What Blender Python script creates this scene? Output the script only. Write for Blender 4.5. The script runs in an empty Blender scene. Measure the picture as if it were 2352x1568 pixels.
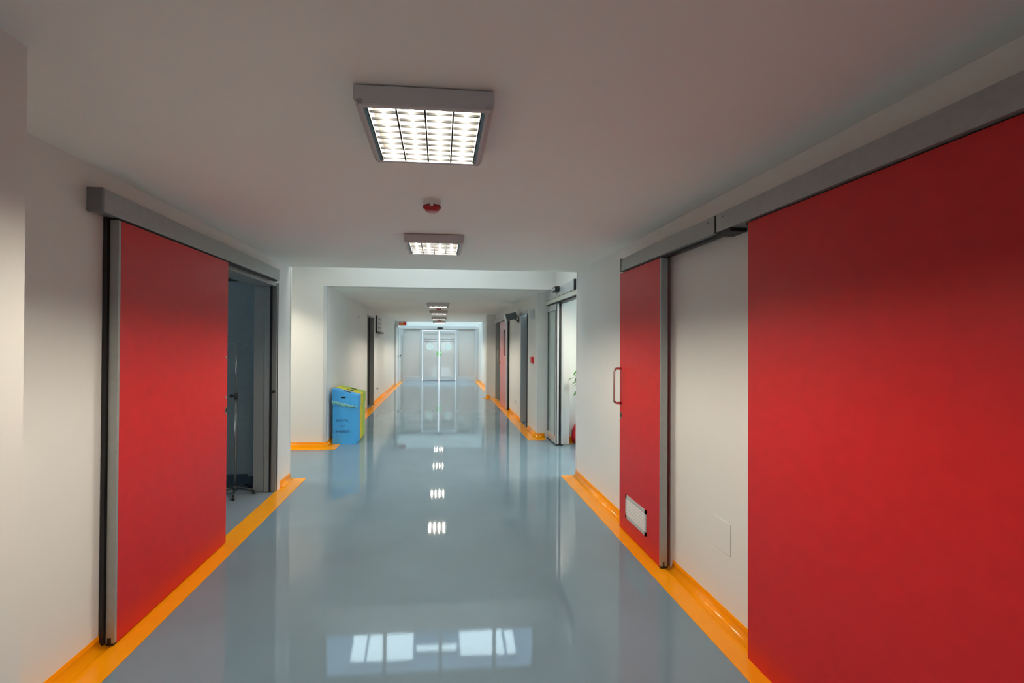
import bpy, bmesh, math, random
from mathutils import Matrix, Vector

random.seed(4)
scene = bpy.context.scene
COL = scene.collection

# ------------------------------------------------------------------ camera
EYE = 1.6
F_PX, PX, PY = 977.8, 1089.97, 784.0
YAW, PITCH, ROLL = 0.07921, 0.00695, 0.00555
cam_data = bpy.data.cameras.new('camera')
cam = bpy.data.objects.new('camera', cam_data)
COL.objects.link(cam)
fw = Vector((math.sin(YAW) * math.cos(PITCH), math.cos(YAW) * math.cos(PITCH), math.sin(PITCH)))
rt = Vector((math.cos(YAW), -math.sin(YAW), 0))
up = rt.cross(fw)
r2 = rt * math.cos(ROLL) + up * math.sin(ROLL)
u2 = -rt * math.sin(ROLL) + up * math.cos(ROLL)
M = Matrix((r2, u2, -fw)).transposed().to_4x4()
M.translation = (0, 0, EYE)
cam.matrix_world = M
cam_data.sensor_fit = 'HORIZONTAL'
cam_data.sensor_width = 36.0
cam_data.lens = F_PX * 36.0 / 2352.0
cam_data.shift_x = (1176.0 - PX) / 2352.0
cam_data.clip_start = 0.05
cam_data.clip_end = 200
scene.camera = cam

# ------------------------------------------------------------------ light of the place, exposure
world = bpy.data.worlds.new('daylight')
scene.world = world
world.use_nodes = True
bgn = world.node_tree.nodes['Background']
bgn.inputs[0].default_value = (0.70, 0.85, 1.0, 1)
SKY = 9.0
bgn.inputs[1].default_value = SKY
scene.view_settings.view_transform = 'Standard'
scene.view_settings.look = 'None'
scene.view_settings.exposure = 0.0
scene.view_settings.gamma = 1.0
scene.view_settings.use_curve_mapping = False
TUBE_POWER = 395.0
TUBE_COLOUR = (1.0, 0.90, 0.74, 1)
scene.cycles.max_bounces = 10
scene.cycles.diffuse_bounces = 6
scene.cycles.glossy_bounces = 6
scene.cycles.transparent_max_bounces = 12
scene.cycles.caustics_reflective = False
scene.cycles.caustics_refractive = False
scene.cycles.use_denoising = True

# ------------------------------------------------------------------ dimensions (metres)
XL, XR, HC = -1.77, 1.664, 2.497      # corridor walls and ceiling height
Y0 = -9.0                              # corridor end behind the viewer
YCL, YCR, YC = 5.20, 5.12, 5.12        # wall corners / end of the low ceiling
YF = 6.78                              # far side of the crossing
YFR = 7.26                             # far side of the crossing at the right recess
YS = 16.95                             # end of far ceiling, skylight slot behind it
YE = 18.55                             # glass front

# ------------------------------------------------------------------ materials
def mat(name, col, rough=0.5, metal=0.0, spec=0.5, coat=0.0, noise=None, bump=None, emit=None):
    m = bpy.data.materials.new(name)
    m.use_nodes = True
    nt = m.node_tree
    b = nt.nodes['Principled BSDF']
    b.inputs['Base Color'].default_value = (*col, 1)
    b.inputs['Roughness'].default_value = rough
    b.inputs['Metallic'].default_value = metal
    b.inputs['Specular IOR Level'].default_value = spec
    if coat:
        b.inputs['Coat Weight'].default_value = coat
        b.inputs['Coat Roughness'].default_value = 0.03
    tc = None
    if noise or bump:
        tc = nt.nodes.new('ShaderNodeTexCoord')
    if noise:
        scale, amount = noise
        n = nt.nodes.new('ShaderNodeTexNoise')
        n.inputs['Scale'].default_value = scale
        n.inputs['Detail'].default_value = 4
        nt.links.new(tc.outputs['Object'], n.inputs['Vector'])
        r = nt.nodes.new('ShaderNodeValToRGB')
        lo = [c * (1 - amount) for c in col]
        hi = [min(1, c * (1 + amount)) for c in col]
        r.color_ramp.elements[0].position = 0.3
        r.color_ramp.elements[1].position = 0.7
        r.color_ramp.elements[0].color = (*lo, 1)
        r.color_ramp.elements[1].color = (*hi, 1)
        nt.links.new(n.outputs['Fac'], r.inputs['Fac'])
        nt.links.new(r.outputs['Color'], b.inputs['Base Color'])
    if bump:
        scale, strength, dist = bump
        n = nt.nodes.new('ShaderNodeTexNoise')
        n.inputs['Scale'].default_value = scale
        n.inputs['Detail'].default_value = 2
        nt.links.new(tc.outputs['Object'], n.inputs['Vector'])
        bp = nt.nodes.new('ShaderNodeBump')
        bp.inputs['Strength'].default_value = strength
        bp.inputs['Distance'].default_value = dist
        nt.links.new(n.outputs['Fac'], bp.inputs['Height'])
        nt.links.new(bp.outputs['Normal'], b.inputs['Normal'])
    if emit:
        b.inputs['Emission Color'].default_value = emit[0]
        b.inputs['Emission Strength'].default_value = emit[1]
    return m

def glass(name, tint=(0.93, 0.98, 0.96), frost=0.0):
    m = bpy.data.materials.new(name)
    m.use_nodes = True
    nt = m.node_tree
    nt.nodes.clear()
    out = nt.nodes.new('ShaderNodeOutputMaterial')
    tr = nt.nodes.new('ShaderNodeBsdfTransparent')
    tr.inputs[0].default_value = (*tint, 1)
    gl = nt.nodes.new('ShaderNodeBsdfGlossy')
    gl.inputs['Roughness'].default_value = 0.02
    fr = nt.nodes.new('ShaderNodeFresnel')
    fr.inputs[0].default_value = 1.45
    mx = nt.nodes.new('ShaderNodeMixShader')
    nt.links.new(fr.outputs[0], mx.inputs[0])
    base = tr.outputs[0]
    if frost:
        df = nt.nodes.new('ShaderNodeBsdfTranslucent')
        df.inputs[0].default_value = (*tint, 1)
        d2 = nt.nodes.new('ShaderNodeBsdfDiffuse')
        d2.inputs[0].default_value = (*[t * 0.8 for t in tint], 1)
        m2 = nt.nodes.new('ShaderNodeMixShader'); m2.inputs[0].default_value = 0.5
        nt.links.new(df.outputs[0], m2.inputs[1]); nt.links.new(d2.outputs[0], m2.inputs[2])
        m1 = nt.nodes.new('ShaderNodeMixShader'); m1.inputs[0].default_value = frost
        nt.links.new(tr.outputs[0], m1.inputs[1]); nt.links.new(m2.outputs[0], m1.inputs[2])
        base = m1.outputs[0]
    nt.links.new(base, mx.inputs[1])
    nt.links.new(gl.outputs[0], mx.inputs[2])
    nt.links.new(mx.outputs[0], out.inputs[0])
    return m

WALL = mat('wall_paint', (0.76, 0.76, 0.73), 0.55, noise=(1.2, 0.02), bump=(180, 0.05, 0.002))
CEIL = mat('ceiling_paint', (0.90, 0.91, 0.86), 0.75, noise=(0.9, 0.02))
FLOOR = mat('floor_resin', (0.18, 0.268, 0.335), 0.04, spec=0.6, noise=(2.2, 0.045), bump=(55, 0.035, 0.0012))
ORANGE = mat('orange_skirting_vinyl', (1.0, 0.36, 0.002), 0.2, spec=0.4, noise=(9, 0.04))
RED = mat('red_laminate', (0.60, 0.012, 0.016), 0.38, noise=(14, 0.05), bump=(400, 0.05, 0.0005))
PALE_RED = mat('pale_red_laminate', (0.62, 0.16, 0.14), 0.28, noise=(14, 0.04))
ALU = mat('brushed_aluminium', (0.36, 0.38, 0.37), 0.42, 0.45, noise=(40, 0.05))
ALU_L = mat('light_aluminium', (0.62, 0.65, 0.66), 0.32, 0.35)
STEEL = mat('polished_steel', (0.62, 0.55, 0.47), 0.22, 1.0)
BLACK = mat('black_rubber', (0.008, 0.008, 0.011), 0.45)
DARK = mat('dark_plastic', (0.03, 0.035, 0.038), 0.3)
WHITEP = mat('white_plastic', (0.75, 0.75, 0.74), 0.3)
HOUSE = mat('white_enamel', (0.52, 0.48, 0.47), 0.4)
LOUVRE = mat('louvre_satin', (0.010, 0.0105, 0.011), 0.5, spec=0.1)
REFL = mat('reflector_satin', (0.022, 0.021, 0.019), 0.5, spec=0.1)
TUBE = mat('fluorescent_tube', (1, 1, 1), 0.3, emit=(TUBE_COLOUR, TUBE_POWER))
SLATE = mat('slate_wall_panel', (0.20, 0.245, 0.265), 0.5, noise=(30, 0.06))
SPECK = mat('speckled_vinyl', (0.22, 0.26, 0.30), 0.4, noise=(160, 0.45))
BLUE = mat('blue_card', (0.06, 0.40, 0.84), 0.5, noise=(6, 0.05))
BLUE_INK = mat('dark_blue_ink', (0.01, 0.05, 0.16), 0.6)
YELLOW = mat('yellow_card', (0.80, 0.66, 0.01), 0.5, noise=(6, 0.04))
GREEN = mat('green_card', (0.42, 0.62, 0.10), 0.5, noise=(6, 0.04))
TEAL = mat('teal_bag_film', (0.20, 0.52, 0.55), 0.25, noise=(30, 0.3))
BINHOLE = mat('bin_opening_black', (0.006, 0.006, 0.007), 0.9)
GLASS = glass('clear_glass')
FROST = mat('grey_frosted_glass', (0.58, 0.56, 0.53), 0.07, spec=0.5)
DOT = mat('pale_frosted_dot', (0.66, 0.75, 0.72), 0.2)
INK = mat('violet_ink', (0.05, 0.045, 0.09), 0.5)
GREENST = mat('green_sticker', (0.16, 0.62, 0.12), 0.5)
SIGNRED = mat('sign_red', (0.85, 0.02, 0.03), 0.35)
SIGNORANGE = mat('sign_orange', (1.0, 0.35, 0.02), 0.35)
BLUEGREY = mat('blue_grey_door', (0.20, 0.25, 0.30), 0.35)
LEAF = mat('leaf_green', (0.06, 0.26, 0.03), 0.35, noise=(20, 0.35))
BARK = mat('plant_stem', (0.16, 0.10, 0.05), 0.8, noise=(30, 0.3))
TERRA = mat('terracotta', (0.45, 0.17, 0.08), 0.7, noise=(12, 0.15))
BAG = mat('red_bag_film', (0.55, 0.01, 0.02), 0.25, noise=(10, 0.2))
OUTSIDE = mat('light_well_render', (0.20, 0.27, 0.36), 0.8, noise=(3, 0.08))
DARKRED = mat('dark_red_glass', (0.10, 0.003, 0.006), 0.45, spec=0.1)
GREYBOX = mat('grey_camera_case', (0.10, 0.125, 0.13), 0.45)

# ------------------------------------------------------------------ mesh helpers
class MB:
    def __init__(self):
        self.bm = bmesh.new()
    def box(self, x0, x1, y0, y1, z0, z1, bev=0.0):
        x0, x1 = min(x0, x1), max(x0, x1); y0, y1 = min(y0, y1), max(y0, y1); z0, z1 = min(z0, z1), max(z0, z1)
        r = bmesh.ops.create_cube(self.bm, size=1.0)
        for v in r['verts']:
            v.co = Vector(((x0 + x1) / 2 + v.co.x * (x1 - x0), (y0 + y1) / 2 + v.co.y * (y1 - y0), (z0 + z1) / 2 + v.co.z * (z1 - z0)))
        if bev:
            es = {e for v in r['verts'] for e in v.link_edges}
            bmesh.ops.bevel(self.bm, geom=list(es), offset=bev, segments=2, profile=0.6, affect='EDGES')
        return self
    def prism(self, pts, axis, a, b):
        """closed polygon pts (two remaining coordinates in order) extruded along axis from a to b"""
        def P(p, t):
            if axis == 'x': return Vector((t, p[0], p[1]))
            if axis == 'y': return Vector((p[0], t, p[1]))
            return Vector((p[0], p[1], t))
        A = [self.bm.verts.new(P(p, a)) for p in pts]
        B = [self.bm.verts.new(P(p, b)) for p in pts]
        self.bm.faces.new(A); self.bm.faces.new(B[::-1])
        n = len(pts)
        for i in range(n):
            self.bm.faces.new((A[i], B[i], B[(i + 1) % n], A[(i + 1) % n]))
        return self
    def tube(self, path, r, seg=10, taper=None, caps=True):
        path = [Vector(p) for p in path]
        rings = []
        n = len(path)
        prev = None
        for i, p in enumerate(path):
            d = (path[min(i + 1, n - 1)] - path[max(i - 1, 0)]).normalized()
            if prev is None:
                a = Vector((0, 0, 1)) if abs(d.z) < 0.9 else Vector((1, 0, 0))
                u = d.cross(a).normalized()
            else:
                u = (prev - d * prev.dot(d)).normalized()
            prev = u
            w = d.cross(u)
            rr = r if taper is None else r * (1 + (taper - 1) * i / (n - 1))
            rings.append([self.bm.verts.new(p + (u * math.cos(t) + w * math.sin(t)) * rr) for t in [2 * math.pi * k / seg for k in range(seg)]])
        for a, b in zip(rings, rings[1:]):
            for k in range(seg):
                f = self.bm.faces.new((a[k], a[(k + 1) % seg], b[(k + 1) % seg], b[k]))
                f.smooth = True
        if caps:
            self.bm.faces.new(rings[0][::-1]); self.bm.faces.new(rings[-1])
        return self
    def lathe(self, prof, cx, cy, seg=28, z0=0.0):
        rings = []
        for r, z in prof:
            rings.append([self.bm.verts.new((cx + r * math.cos(2 * math.pi * k / seg), cy + r * math.sin(2 * math.pi * k / seg), z0 + z)) for k in range(seg)])
        for a, b in zip(rings, rings[1:]):
            for k in range(seg):
                f = self.bm.faces.new((a[k], a[(k + 1) % seg], b[(k + 1) % seg], b[k])); f.smooth = True
        self.bm.faces.new(rings[0][::-1]); self.bm.faces.new(rings[-1])
        return self
    def disc(self, cx, y, cz, r, th=0.004, seg=32, rx=None):
        rx = rx or r
        pts = [(cx + rx * math.cos(2 * math.pi * k / seg), cz + r * math.sin(2 * math.pi * k / seg)) for k in range(seg)]
        return self.prism(pts, 'y', y, y + th)
    def discx(self, x, cy, cz, ry, rz, th=0.004, seg=24):
        pts = [(cy + ry * math.cos(2 * math.pi * k / seg), cz + rz * math.sin(2 * math.pi * k / seg)) for k in range(seg)]
        return self.prism(pts, 'x', x, x + th)
    def build(self, name, m, parent=None, bevel=0.0):
        bmesh.ops.recalc_face_normals(self.bm, faces=self.bm.faces)
        me = bpy.data.meshes.new(name)
        self.bm.to_mesh(me); self.bm.free()
        me.materials.append(m)
        o = bpy.data.objects.new(name, me)
        COL.objects.link(o)
        if parent is not None:
            o.parent = parent
            o.matrix_parent_inverse = parent.matrix_basis.inverted()
        if bevel:
            md = o.modifiers.new('bevel', 'BEVEL'); md.width = bevel; md.segments = 2; md.limit_method = 'ANGLE'
        return o

def tag(o, label=None, cat=None, group=None, kind=None):
    if label: o['label'] = label
    if cat: o['category'] = cat
    if group: o['group'] = group
    if kind: o['kind'] = kind
    return o
def empty(name, loc, label=None, cat=None, group=None, kind=None):
    o = bpy.data.objects.new(name, None)
    o.empty_display_size = 0.1
    COL.objects.link(o)
    o.location = loc
    return tag(o, label, cat, group, kind)
def struct(mb, name, m, label=None, cat=None, bevel=0.0):
    return tag(mb.build(name, m, bevel=bevel), label, cat, None, 'structure')
def copy_tree(o, parent=None):
    c = o.copy(); COL.objects.link(c)
    if parent is not None: c.parent = parent
    for ch in list(o.children):
        copy_tree(ch, c)
    return c
def text(name, body, m, size, loc, rot, parent, width=None, mirror=False, ext=0.0008):
    cu = bpy.data.curves.new(name, 'FONT')
    cu.body = body; cu.size = size; cu.extrude = ext; cu.align_x = 'CENTER'; cu.align_y = 'CENTER'
    tmp = bpy.data.objects.new(name, cu); COL.objects.link(tmp)
    bpy.context.view_layer.update()
    me = bpy.data.meshes.new_from_object(tmp.evaluated_get(bpy.context.evaluated_depsgraph_get()))
    COL.objects.unlink(tmp); bpy.data.objects.remove(tmp)
    me.materials.clear(); me.materials.append(m)
    xs = [v.co.x for v in me.vertices]
    k = (width / (max(xs) - min(xs))) if width else 1.0
    mx = (max(xs) + min(xs)) / 2
    for v in me.vertices:
        v.co.x = (v.co.x - mx) * k * (-1 if mirror else 1)
    o = bpy.data.objects.new(name, me); COL.objects.link(o)
    o.matrix_world = Matrix.Translation(loc) @ rot
    o.parent = parent
    o.matrix_parent_inverse = parent.matrix_basis.inverted()
    return o
FACE_CAMERA = Matrix.Rotation(math.pi / 2, 4, 'X')      # lettering upright, seen from -y

# ================================================================== SETTING
# ---- floors
struct(MB().box(-1.76, 5.2, Y0, 19.2, -0.12, 0.0).box(-4.2, -1.76, 5.0, 19.2, -0.12, 0.0).box(-1.98, -1.76, Y0, 3.3, -0.12, 0.0),
       'floor', FLOOR, 'glossy blue grey resin floor running down the corridor', 'floor')
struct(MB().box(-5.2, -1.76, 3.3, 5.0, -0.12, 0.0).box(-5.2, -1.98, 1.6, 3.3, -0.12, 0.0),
       'floor_side_room', SPECK, 'speckled grey vinyl floor inside the dark room at left', 'floor')

# ---- ceilings
struct(MB().box(-5.2, 5.2, Y0, YC, HC, HC + 0.12), 'ceiling', CEIL, 'low painted ceiling over the near part of the corridor', 'ceiling')
struct(MB().box(-4.2, 5.2, YF + 0.2, YS, HC, HC + 0.12), 'ceiling_far', CEIL, 'low painted ceiling over the far part of the corridor', 'ceiling')
struct(MB().box(-4.4, -1.5, YC - 0.2, YF + 0.2, 3.95, 4.1).box(1.3, 2.3, YC - 0.2, YF + 0.2, 3.95, 4.1).box(-1.5, 1.3, YC - 0.2, 5.75, 3.95, 4.1).box(-1.5, 1.3, 6.45, YF + 0.2, 3.95, 4.1), 'ceiling_crossing', WALL, 'raised ceiling above the crossing', 'ceiling')

# ---- near walls
w = MB().box(-1.98, XL, 1.397, 3.40, 0, HC).box(-1.98, XL, 4.78, YCL, 0, HC).box(-1.98, XL, 3.40, 4.78, 2.25, HC)
struct(w, 'wall_left', WALL, 'white left wall holding the sliding red door', 'wall')
struct(MB().box(-1.98, -1.262, Y0, 1.397, 0, HC), 'wall_left_near', WALL, 'white wall projecting at the left edge of the view', 'wall')
struct(MB().box(XR, 2.1, Y0, YCR, 0, HC), 'wall_right', WALL, 'white right wall holding two red doors', 'wall')
# end wall behind the viewer with an unseen window added for frontal fill light
w = MB().box(-1.3, XR, Y0 - 0.2, Y0, 0, 0.85).box(-1.3, XR, Y0 - 0.2, Y0, 2.2, HC).box(-1.3, -0.9, Y0 - 0.2, Y0, 0.85, 2.2).box(1.2, XR, Y0 - 0.2, Y0, 0.85, 2.2)
struct(w, 'wall_behind', WALL, 'white wall closing the corridor behind the viewer', 'wall')
wn = empty('window_added_1', (0.15, Y0 - 0.1, 0.85), 'added unseen window in the wall behind the viewer', 'window', None, 'structure')
fr = MB()
for x in (-0.9, 0.12, 1.14): fr.box(x, x + 0.06, Y0 - 0.14, Y0 - 0.06, 0.85, 2.2)
for z in (0.85, 1.5, 2.14): fr.box(-0.9, 1.2, Y0 - 0.14, Y0 - 0.06, z, z + 0.06)
fr.build('window_frame', ALU_L, wn)
MB().box(-0.9, 1.2, Y0 - 0.11, Y0 - 0.1, 0.85, 2.2).build('window_pane', GLASS, wn)

# ---- crossing
struct(MB().box(-4.4, 2.3, YC - 0.17, YC, HC + 0.12, 3.95), 'wall_crossing_near', WALL, 'upper wall over the near edge of the crossing', 'wall')
struct(MB().box(-4.4, -4.2, 4.98, 7.0, 0, 3.95), 'wall_crossing_end', WALL, 'end wall of the left branch of the crossing', 'wall')
struct(MB().box(-4.2, XL, YF, YF + 0.2, 0, HC), 'wall_crossing_left', WALL, 'white wall facing the viewer left of the blue bin', 'wall')
w = MB().box(-4.4, 2.3, YF, YF + 0.2, HC, 2.93).box(-4.4, 2.3, YF, YF + 0.2, 3.68, 3.95).box(-4.4, -1.80, YF, YF + 0.2, 2.93, 3.68).box(1.56, 2.3, YF, YF + 0.2, 2.93, 3.68)
struct(w, 'wall_crossing_header', WALL, 'white beam spanning the corridor over the crossing', 'wall')
wn = empty('window_2', (-0.12, YF + 0.1, 2.93), 'high window band over the beam, mirrored in the floor', 'window', None, 'structure')
fr = MB()
for x in (-1.80, -0.88, 0.0, 0.865, 1.51): fr.box(x, x + 0.05, YF + 0.05, YF + 0.13, 2.93, 3.68)
for z in (2.93, 3.64): fr.box(-1.80, 1.56, YF + 0.05, YF + 0.13, z, z + 0.04)
fr.build('window_frame', ALU, wn)
MB().box(-1.80, 1.56, YF + 0.085, YF + 0.095, 2.93, 3.68).build('window_pane', GLASS, wn)
struct(MB().box(-1.5, 1.3, 5.75, 6.45, 4.0, 4.01), 'window_added_4', GLASS, 'added unseen skylight pane over the crossing', 'window')  # unseen skylight added to light the beam, facing wall and crossing floor
struct(MB().box(-4.2, -2.45, YC, YF, HC, HC + 0.12), 'ceiling_branch', CEIL, 'low ceiling over the left branch of the crossing', 'ceiling')
struct(MB().box(-2.57, -2.45, YC, YF, HC + 0.12, 3.95), 'wall_crossing_left_upper', WALL, 'upper wall over the left branch of the crossing', 'wall')
# light well outside the high window
def quadwall():
    m = MB(); Y = 8.2; k = Y / YF
    def S(x, z): return (x * k, (z + EYE) * k - EYE)
    holes = [((-1.325, 2.94), (-1.105, 2.94), (-1.18, 3.45), (-1.40, 3.43)),
             ((-1.07, 2.94), (-0.40, 2.94), (-0.41, 3.45), (-1.15, 3.45)),
             ((-0.35, 3.14), (0.285, 3.14), (0.285, 3.33), (-0.36, 3.32)),
             ((0.32, 2.95), (0.99, 2.95), (1.07, 3.44), (0.345, 3.42)),
             ((1.035, 2.97), (1.18, 2.97), (1.255, 3.43), (1.11, 3.44))]
    H = [[S(*p) for p in h] for h in holes]
    zlo, zhi = 2.75, 6.5
    # side fields and the fields between neighbouring openings
    def q(pts): m.prism(pts, 'y', Y, Y + 0.15)
    q([(-5.0, zlo), (H[0][0][0], zlo), H[0][0], H[0][3], (H[0][3][0], zhi), (-5.0, zhi)])
    for a, b in zip(H, H[1:]):
        q([(a[1][0], zlo), (b[0][0], zlo), b[0], b[3], (b[3][0], zhi), (a[2][0], zhi), a[2], a[1]])
    q([(H[-1][1][0], zlo), (5.0, zlo), (5.0, zhi), (H[-1][2][0], zhi), H[-1][2], H[-1][1]])
    for h in H:
        if h[0][1] > zlo: q([(h[0][0], zlo), (h[1][0], zlo), h[1], h[0]])
        q([h[3], h[2], (h[2][0], zhi), (h[3][0], zhi)])
    return m
struct(quadwall(), 'wall_light_well', OUTSIDE, 'grey blue outer wall with openings beyond the high window', 'wall')

# ---- right recess with the automatic door, bright lobby beyond
struct(MB().box(1.86, 2.3, YC, YF, 2.496, 3.95), 'wall_recess_upper', WALL, 'upper wall over the automatic door', 'wall')
struct(MB().box(XR, 5.2, YFR, YFR + 0.2, 0, HC).box(2.1, 5.2, 6.99, YFR, 0, HC), 'wall_recess_facing', WALL, 'narrow white wall facing the viewer beside the automatic door', 'wall')
struct(MB().box(2.1, 5.2, 3.3, 3.5, 0, HC), 'wall_lobby_near', WALL, 'near wall of the lobby behind the automatic door', 'wall')
wn = empty('window_added_6', (5.1, 5.4, 0.9), 'added unseen window in the side wall of the lobby', 'window', None, 'structure')  # unseen window added to brighten and cool the lobby wall
fr = MB()
for y in (4.2, 5.4, 6.55): fr.box(5.06, 5.12, y, y + 0.05, 0.9, 2.2)
for z in (0.9, 2.15): fr.box(5.06, 5.12, 4.2, 6.6, z, z + 0.05)
fr.build('window_frame', ALU_L, wn)
MB().box(5.085, 5.095, 4.2, 6.6, 0.9, 2.2).build('window_pane', GLASS, wn)
struct(MB().box(5.0, 5.2, 3.5, 4.2, 0, HC).box(5.0, 5.2, 6.6, 6.99, 0, HC).box(5.0, 5.2, 4.2, 6.6, 0, 0.9).box(5.0, 5.2, 4.2, 6.6, 2.2, HC), 'wall_lobby_side', WALL, 'side wall of the lobby behind the automatic door', 'wall')
struct(MB().box(2.3, 5.2, YC, 6.99, 2.52, 2.64), 'ceiling_lobby', CEIL, 'ceiling of the lobby behind the automatic door', 'ceiling')

# ---- far walls
w = MB().box(-1.98, XL, YF + 0.2, 10.45, 0, HC).box(-1.98, XL, 11.42, 19.0, 0, HC).box(-1.98, XL, 10.45, 11.42, 2.31, HC)
struct(w, 'wall_left_far', WALL, 'white left wall of the far corridor', 'wall')
w = MB().box(XR, 1.95, YFR + 0.2, 8.07, 0, HC).box(XR, 1.95, 8.72, 11.45, 0, HC).box(XR, 1.95, 12.55, 19.0, 0, HC).box(XR, 1.95, 8.07, 8.72, 2.25, HC).box(XR, 1.95, 11.45, 12.55, 2.2, HC)
struct(w, 'wall_right_far', WALL, 'white right wall of the far corridor', 'wall')
struct(MB().box(1.37, XR, 12.72, 13.1, 0, HC), 'wall_pier', WALL, 'white pier jutting out beside the far red door', 'wall')
struct(MB().box(-2.6, -2.5, 10.2, 11.7, 0, HC).box(-2.5, -1.98, 11.45, 11.6, 0, HC).box(-2.5, -1.98, 10.25, 10.4, 0, HC), 'wall_side_room_far', SLATE, 'dark wall inside the open doorway of the far left wall', 'wall')
struct(MB().box(2.6, 2.7, 10.9, 13.1, 0, HC).box(1.95, 2.6, 12.9, 13.0, 0, HC).box(1.95, 2.6, 11.0, 11.1, 0, HC), 'wall_side_room_right', mat('grey_room_wall', (0.35, 0.38, 0.39), 0.6), 'grey wall inside the half open red doorway', 'wall')
# skylight slot
w = MB().box(-2.1, -1.98, YS, 19.0, HC, 3.5).box(1.95, 2.1, YS, 19.0, HC, 3.5).box(-2.1, 2.1, YS - 0.12, YS, HC + 0.12, 3.5).box(-2.1, 2.1, YE + 0.12, YE + 0.3, 2.39, 3.5)
struct(w, 'wall_skylight', WALL, 'upstand walls of the skylight before the glass front', 'wall')
MB_ = MB().box(-1.98, 1.95, YS, YE + 0.12, 3.5, 3.51)
struct(MB_, 'window_3', GLASS, 'skylight pane before the glass front', 'window')
struct(MB().box(-2.1, -1.645, YE + 0.06, YE + 0.3, 0, 2.39).box(1.59, 2.1, YE + 0.06, YE + 0.3, 0, 2.39).box(-2.1, XL, YE + 0.12, YE + 0.3, 0, 2.39).box(XR, 2.1, YE + 0.12, YE + 0.3, 0, 2.39).box(-2.1, 2.1, 19.6, 19.8, 0, 2.6), 'wall_end', WALL, 'wall behind the glass front', 'wall')

# ---- side room at left
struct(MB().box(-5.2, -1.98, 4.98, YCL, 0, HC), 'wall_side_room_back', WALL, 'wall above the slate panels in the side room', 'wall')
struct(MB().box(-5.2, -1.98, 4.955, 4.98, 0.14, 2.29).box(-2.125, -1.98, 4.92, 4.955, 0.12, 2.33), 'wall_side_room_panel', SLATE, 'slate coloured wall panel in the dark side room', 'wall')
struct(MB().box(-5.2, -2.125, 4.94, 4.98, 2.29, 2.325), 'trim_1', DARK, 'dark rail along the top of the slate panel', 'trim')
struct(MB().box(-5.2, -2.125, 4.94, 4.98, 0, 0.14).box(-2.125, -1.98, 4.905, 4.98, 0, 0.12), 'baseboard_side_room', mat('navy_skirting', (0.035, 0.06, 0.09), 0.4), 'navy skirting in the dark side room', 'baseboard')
wn = empty('window_added_5', (-5.1, 3.3, 1.1), 'added unseen window in the side wall of the dark room', 'window', None, 'structure')  # unseen window added for bluish fill in the dark room
fr = MB()
for y in (2.6, 3.97): fr.box(-5.12, -5.06, y, y + 0.05, 1.1, 2.0)
for z in (1.1, 1.95): fr.box(-5.12, -5.06, 2.6, 4.02, z, z + 0.05)
fr.build('window_frame', ALU_L, wn)
MB().box(-5.095, -5.085, 2.6, 4.02, 1.1, 2.0).build('window_pane', GLASS, wn)
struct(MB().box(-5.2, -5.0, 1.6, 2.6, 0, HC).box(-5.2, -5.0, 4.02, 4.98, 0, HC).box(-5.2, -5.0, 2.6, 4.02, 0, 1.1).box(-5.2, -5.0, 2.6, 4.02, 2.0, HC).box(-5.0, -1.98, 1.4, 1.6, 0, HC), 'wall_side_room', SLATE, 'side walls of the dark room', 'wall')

# ---- orange skirting: coved profile turned out of a strip laid on the floor
def cove_profile(w, h=0.072):
    pts = [(0.0, 0.0), (0.0, h), (0.004, h)]
    R = 0.046
    for k in range(9):
        t = math.pi / 2 * k / 8
        pts.append((0.005 + R - R * math.cos(t), 0.0035 + R - R * math.sin(t)))
    pts += [(w, 0.0035), (w, 0.0)]
    return pts
def skirt(mb, axis, at, sign, a, b, w=0.188, cove=True, m0=0.0, m1=0.0):
    """axis 'y': runs along y, wall plane x=at, going out by sign; m0/m1 mitre the ends"""
    prof = cove_profile(w) if cove else [(0.0, 0.0), (0.0, 0.0035), (w, 0.0035), (w, 0.0)]
    A, B = [], []
    for d, z in prof:
        p = (at + sign * d)
        sa, sb = a + m0 * d, b + m1 * d
        A.append(mb.bm.verts.new((p, sa, z) if axis == 'y' else (sa, p, z)))
        B.append(mb.bm.verts.new((p, sb, z) if axis == 'y' else (sb, p, z)))
    n = len(prof)
    for i in range(n):
        f = mb.bm.faces.new((A[i], B[i], B[(i + 1) % n], A[(i + 1) % n]))
        if cove and 2 < i < 11: f.smooth = True
    mb.bm.faces.new(A); mb.bm.faces.new(B[::-1])
s = MB()
skirt(s, 'y', XL, 1, 1.40, 2.41); skirt(s, 'y', XL, 1, 2.41, 4.74, cove=False); skirt(s, 'y', XL, 1, 4.88, YCL); skirt(s, 'y', XL, 1, 4.74, 4.88, cove=False)
struct(s, 'baseboard_left', ORANGE, 'orange skirting and floor stripe along the near left wall', 'baseboard')
s = MB()
skirt(s, 'y', XR, -1, Y0, 0.2); skirt(s, 'y', XR, -1, 0.2, 2.06, cove=False); skirt(s, 'y', XR, -1, 2.06, 2.93); skirt(s, 'y', XR, -1, 2.93, 3.69, cove=False); skirt(s, 'y', XR, -1, 3.69, YCR)
struct(s, 'baseboard_right', ORANGE, 'orange skirting and floor stripe along the near right wall', 'baseboard')
s = MB()
skirt(s, 'x', YF, -1, -4.2, XL, m1=1.0)
skirt(s, 'y', XL, 1, YF, 10.40, m0=-1.0); skirt(s, 'y', XL, 1, 10.40, 11.47, cove=False); skirt(s, 'y', XL, 1, 11.47, 16.45); skirt(s, 'y', XL, 1, 16.45, YE - 0.02, cove=False)
struct(s, 'baseboard_left_far', ORANGE, 'orange skirting turning the corner by the blue bin', 'baseboard')
s = MB()
skirt(s, 'x', YFR, -1, XR, 1.80, m0=-1.0)
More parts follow.
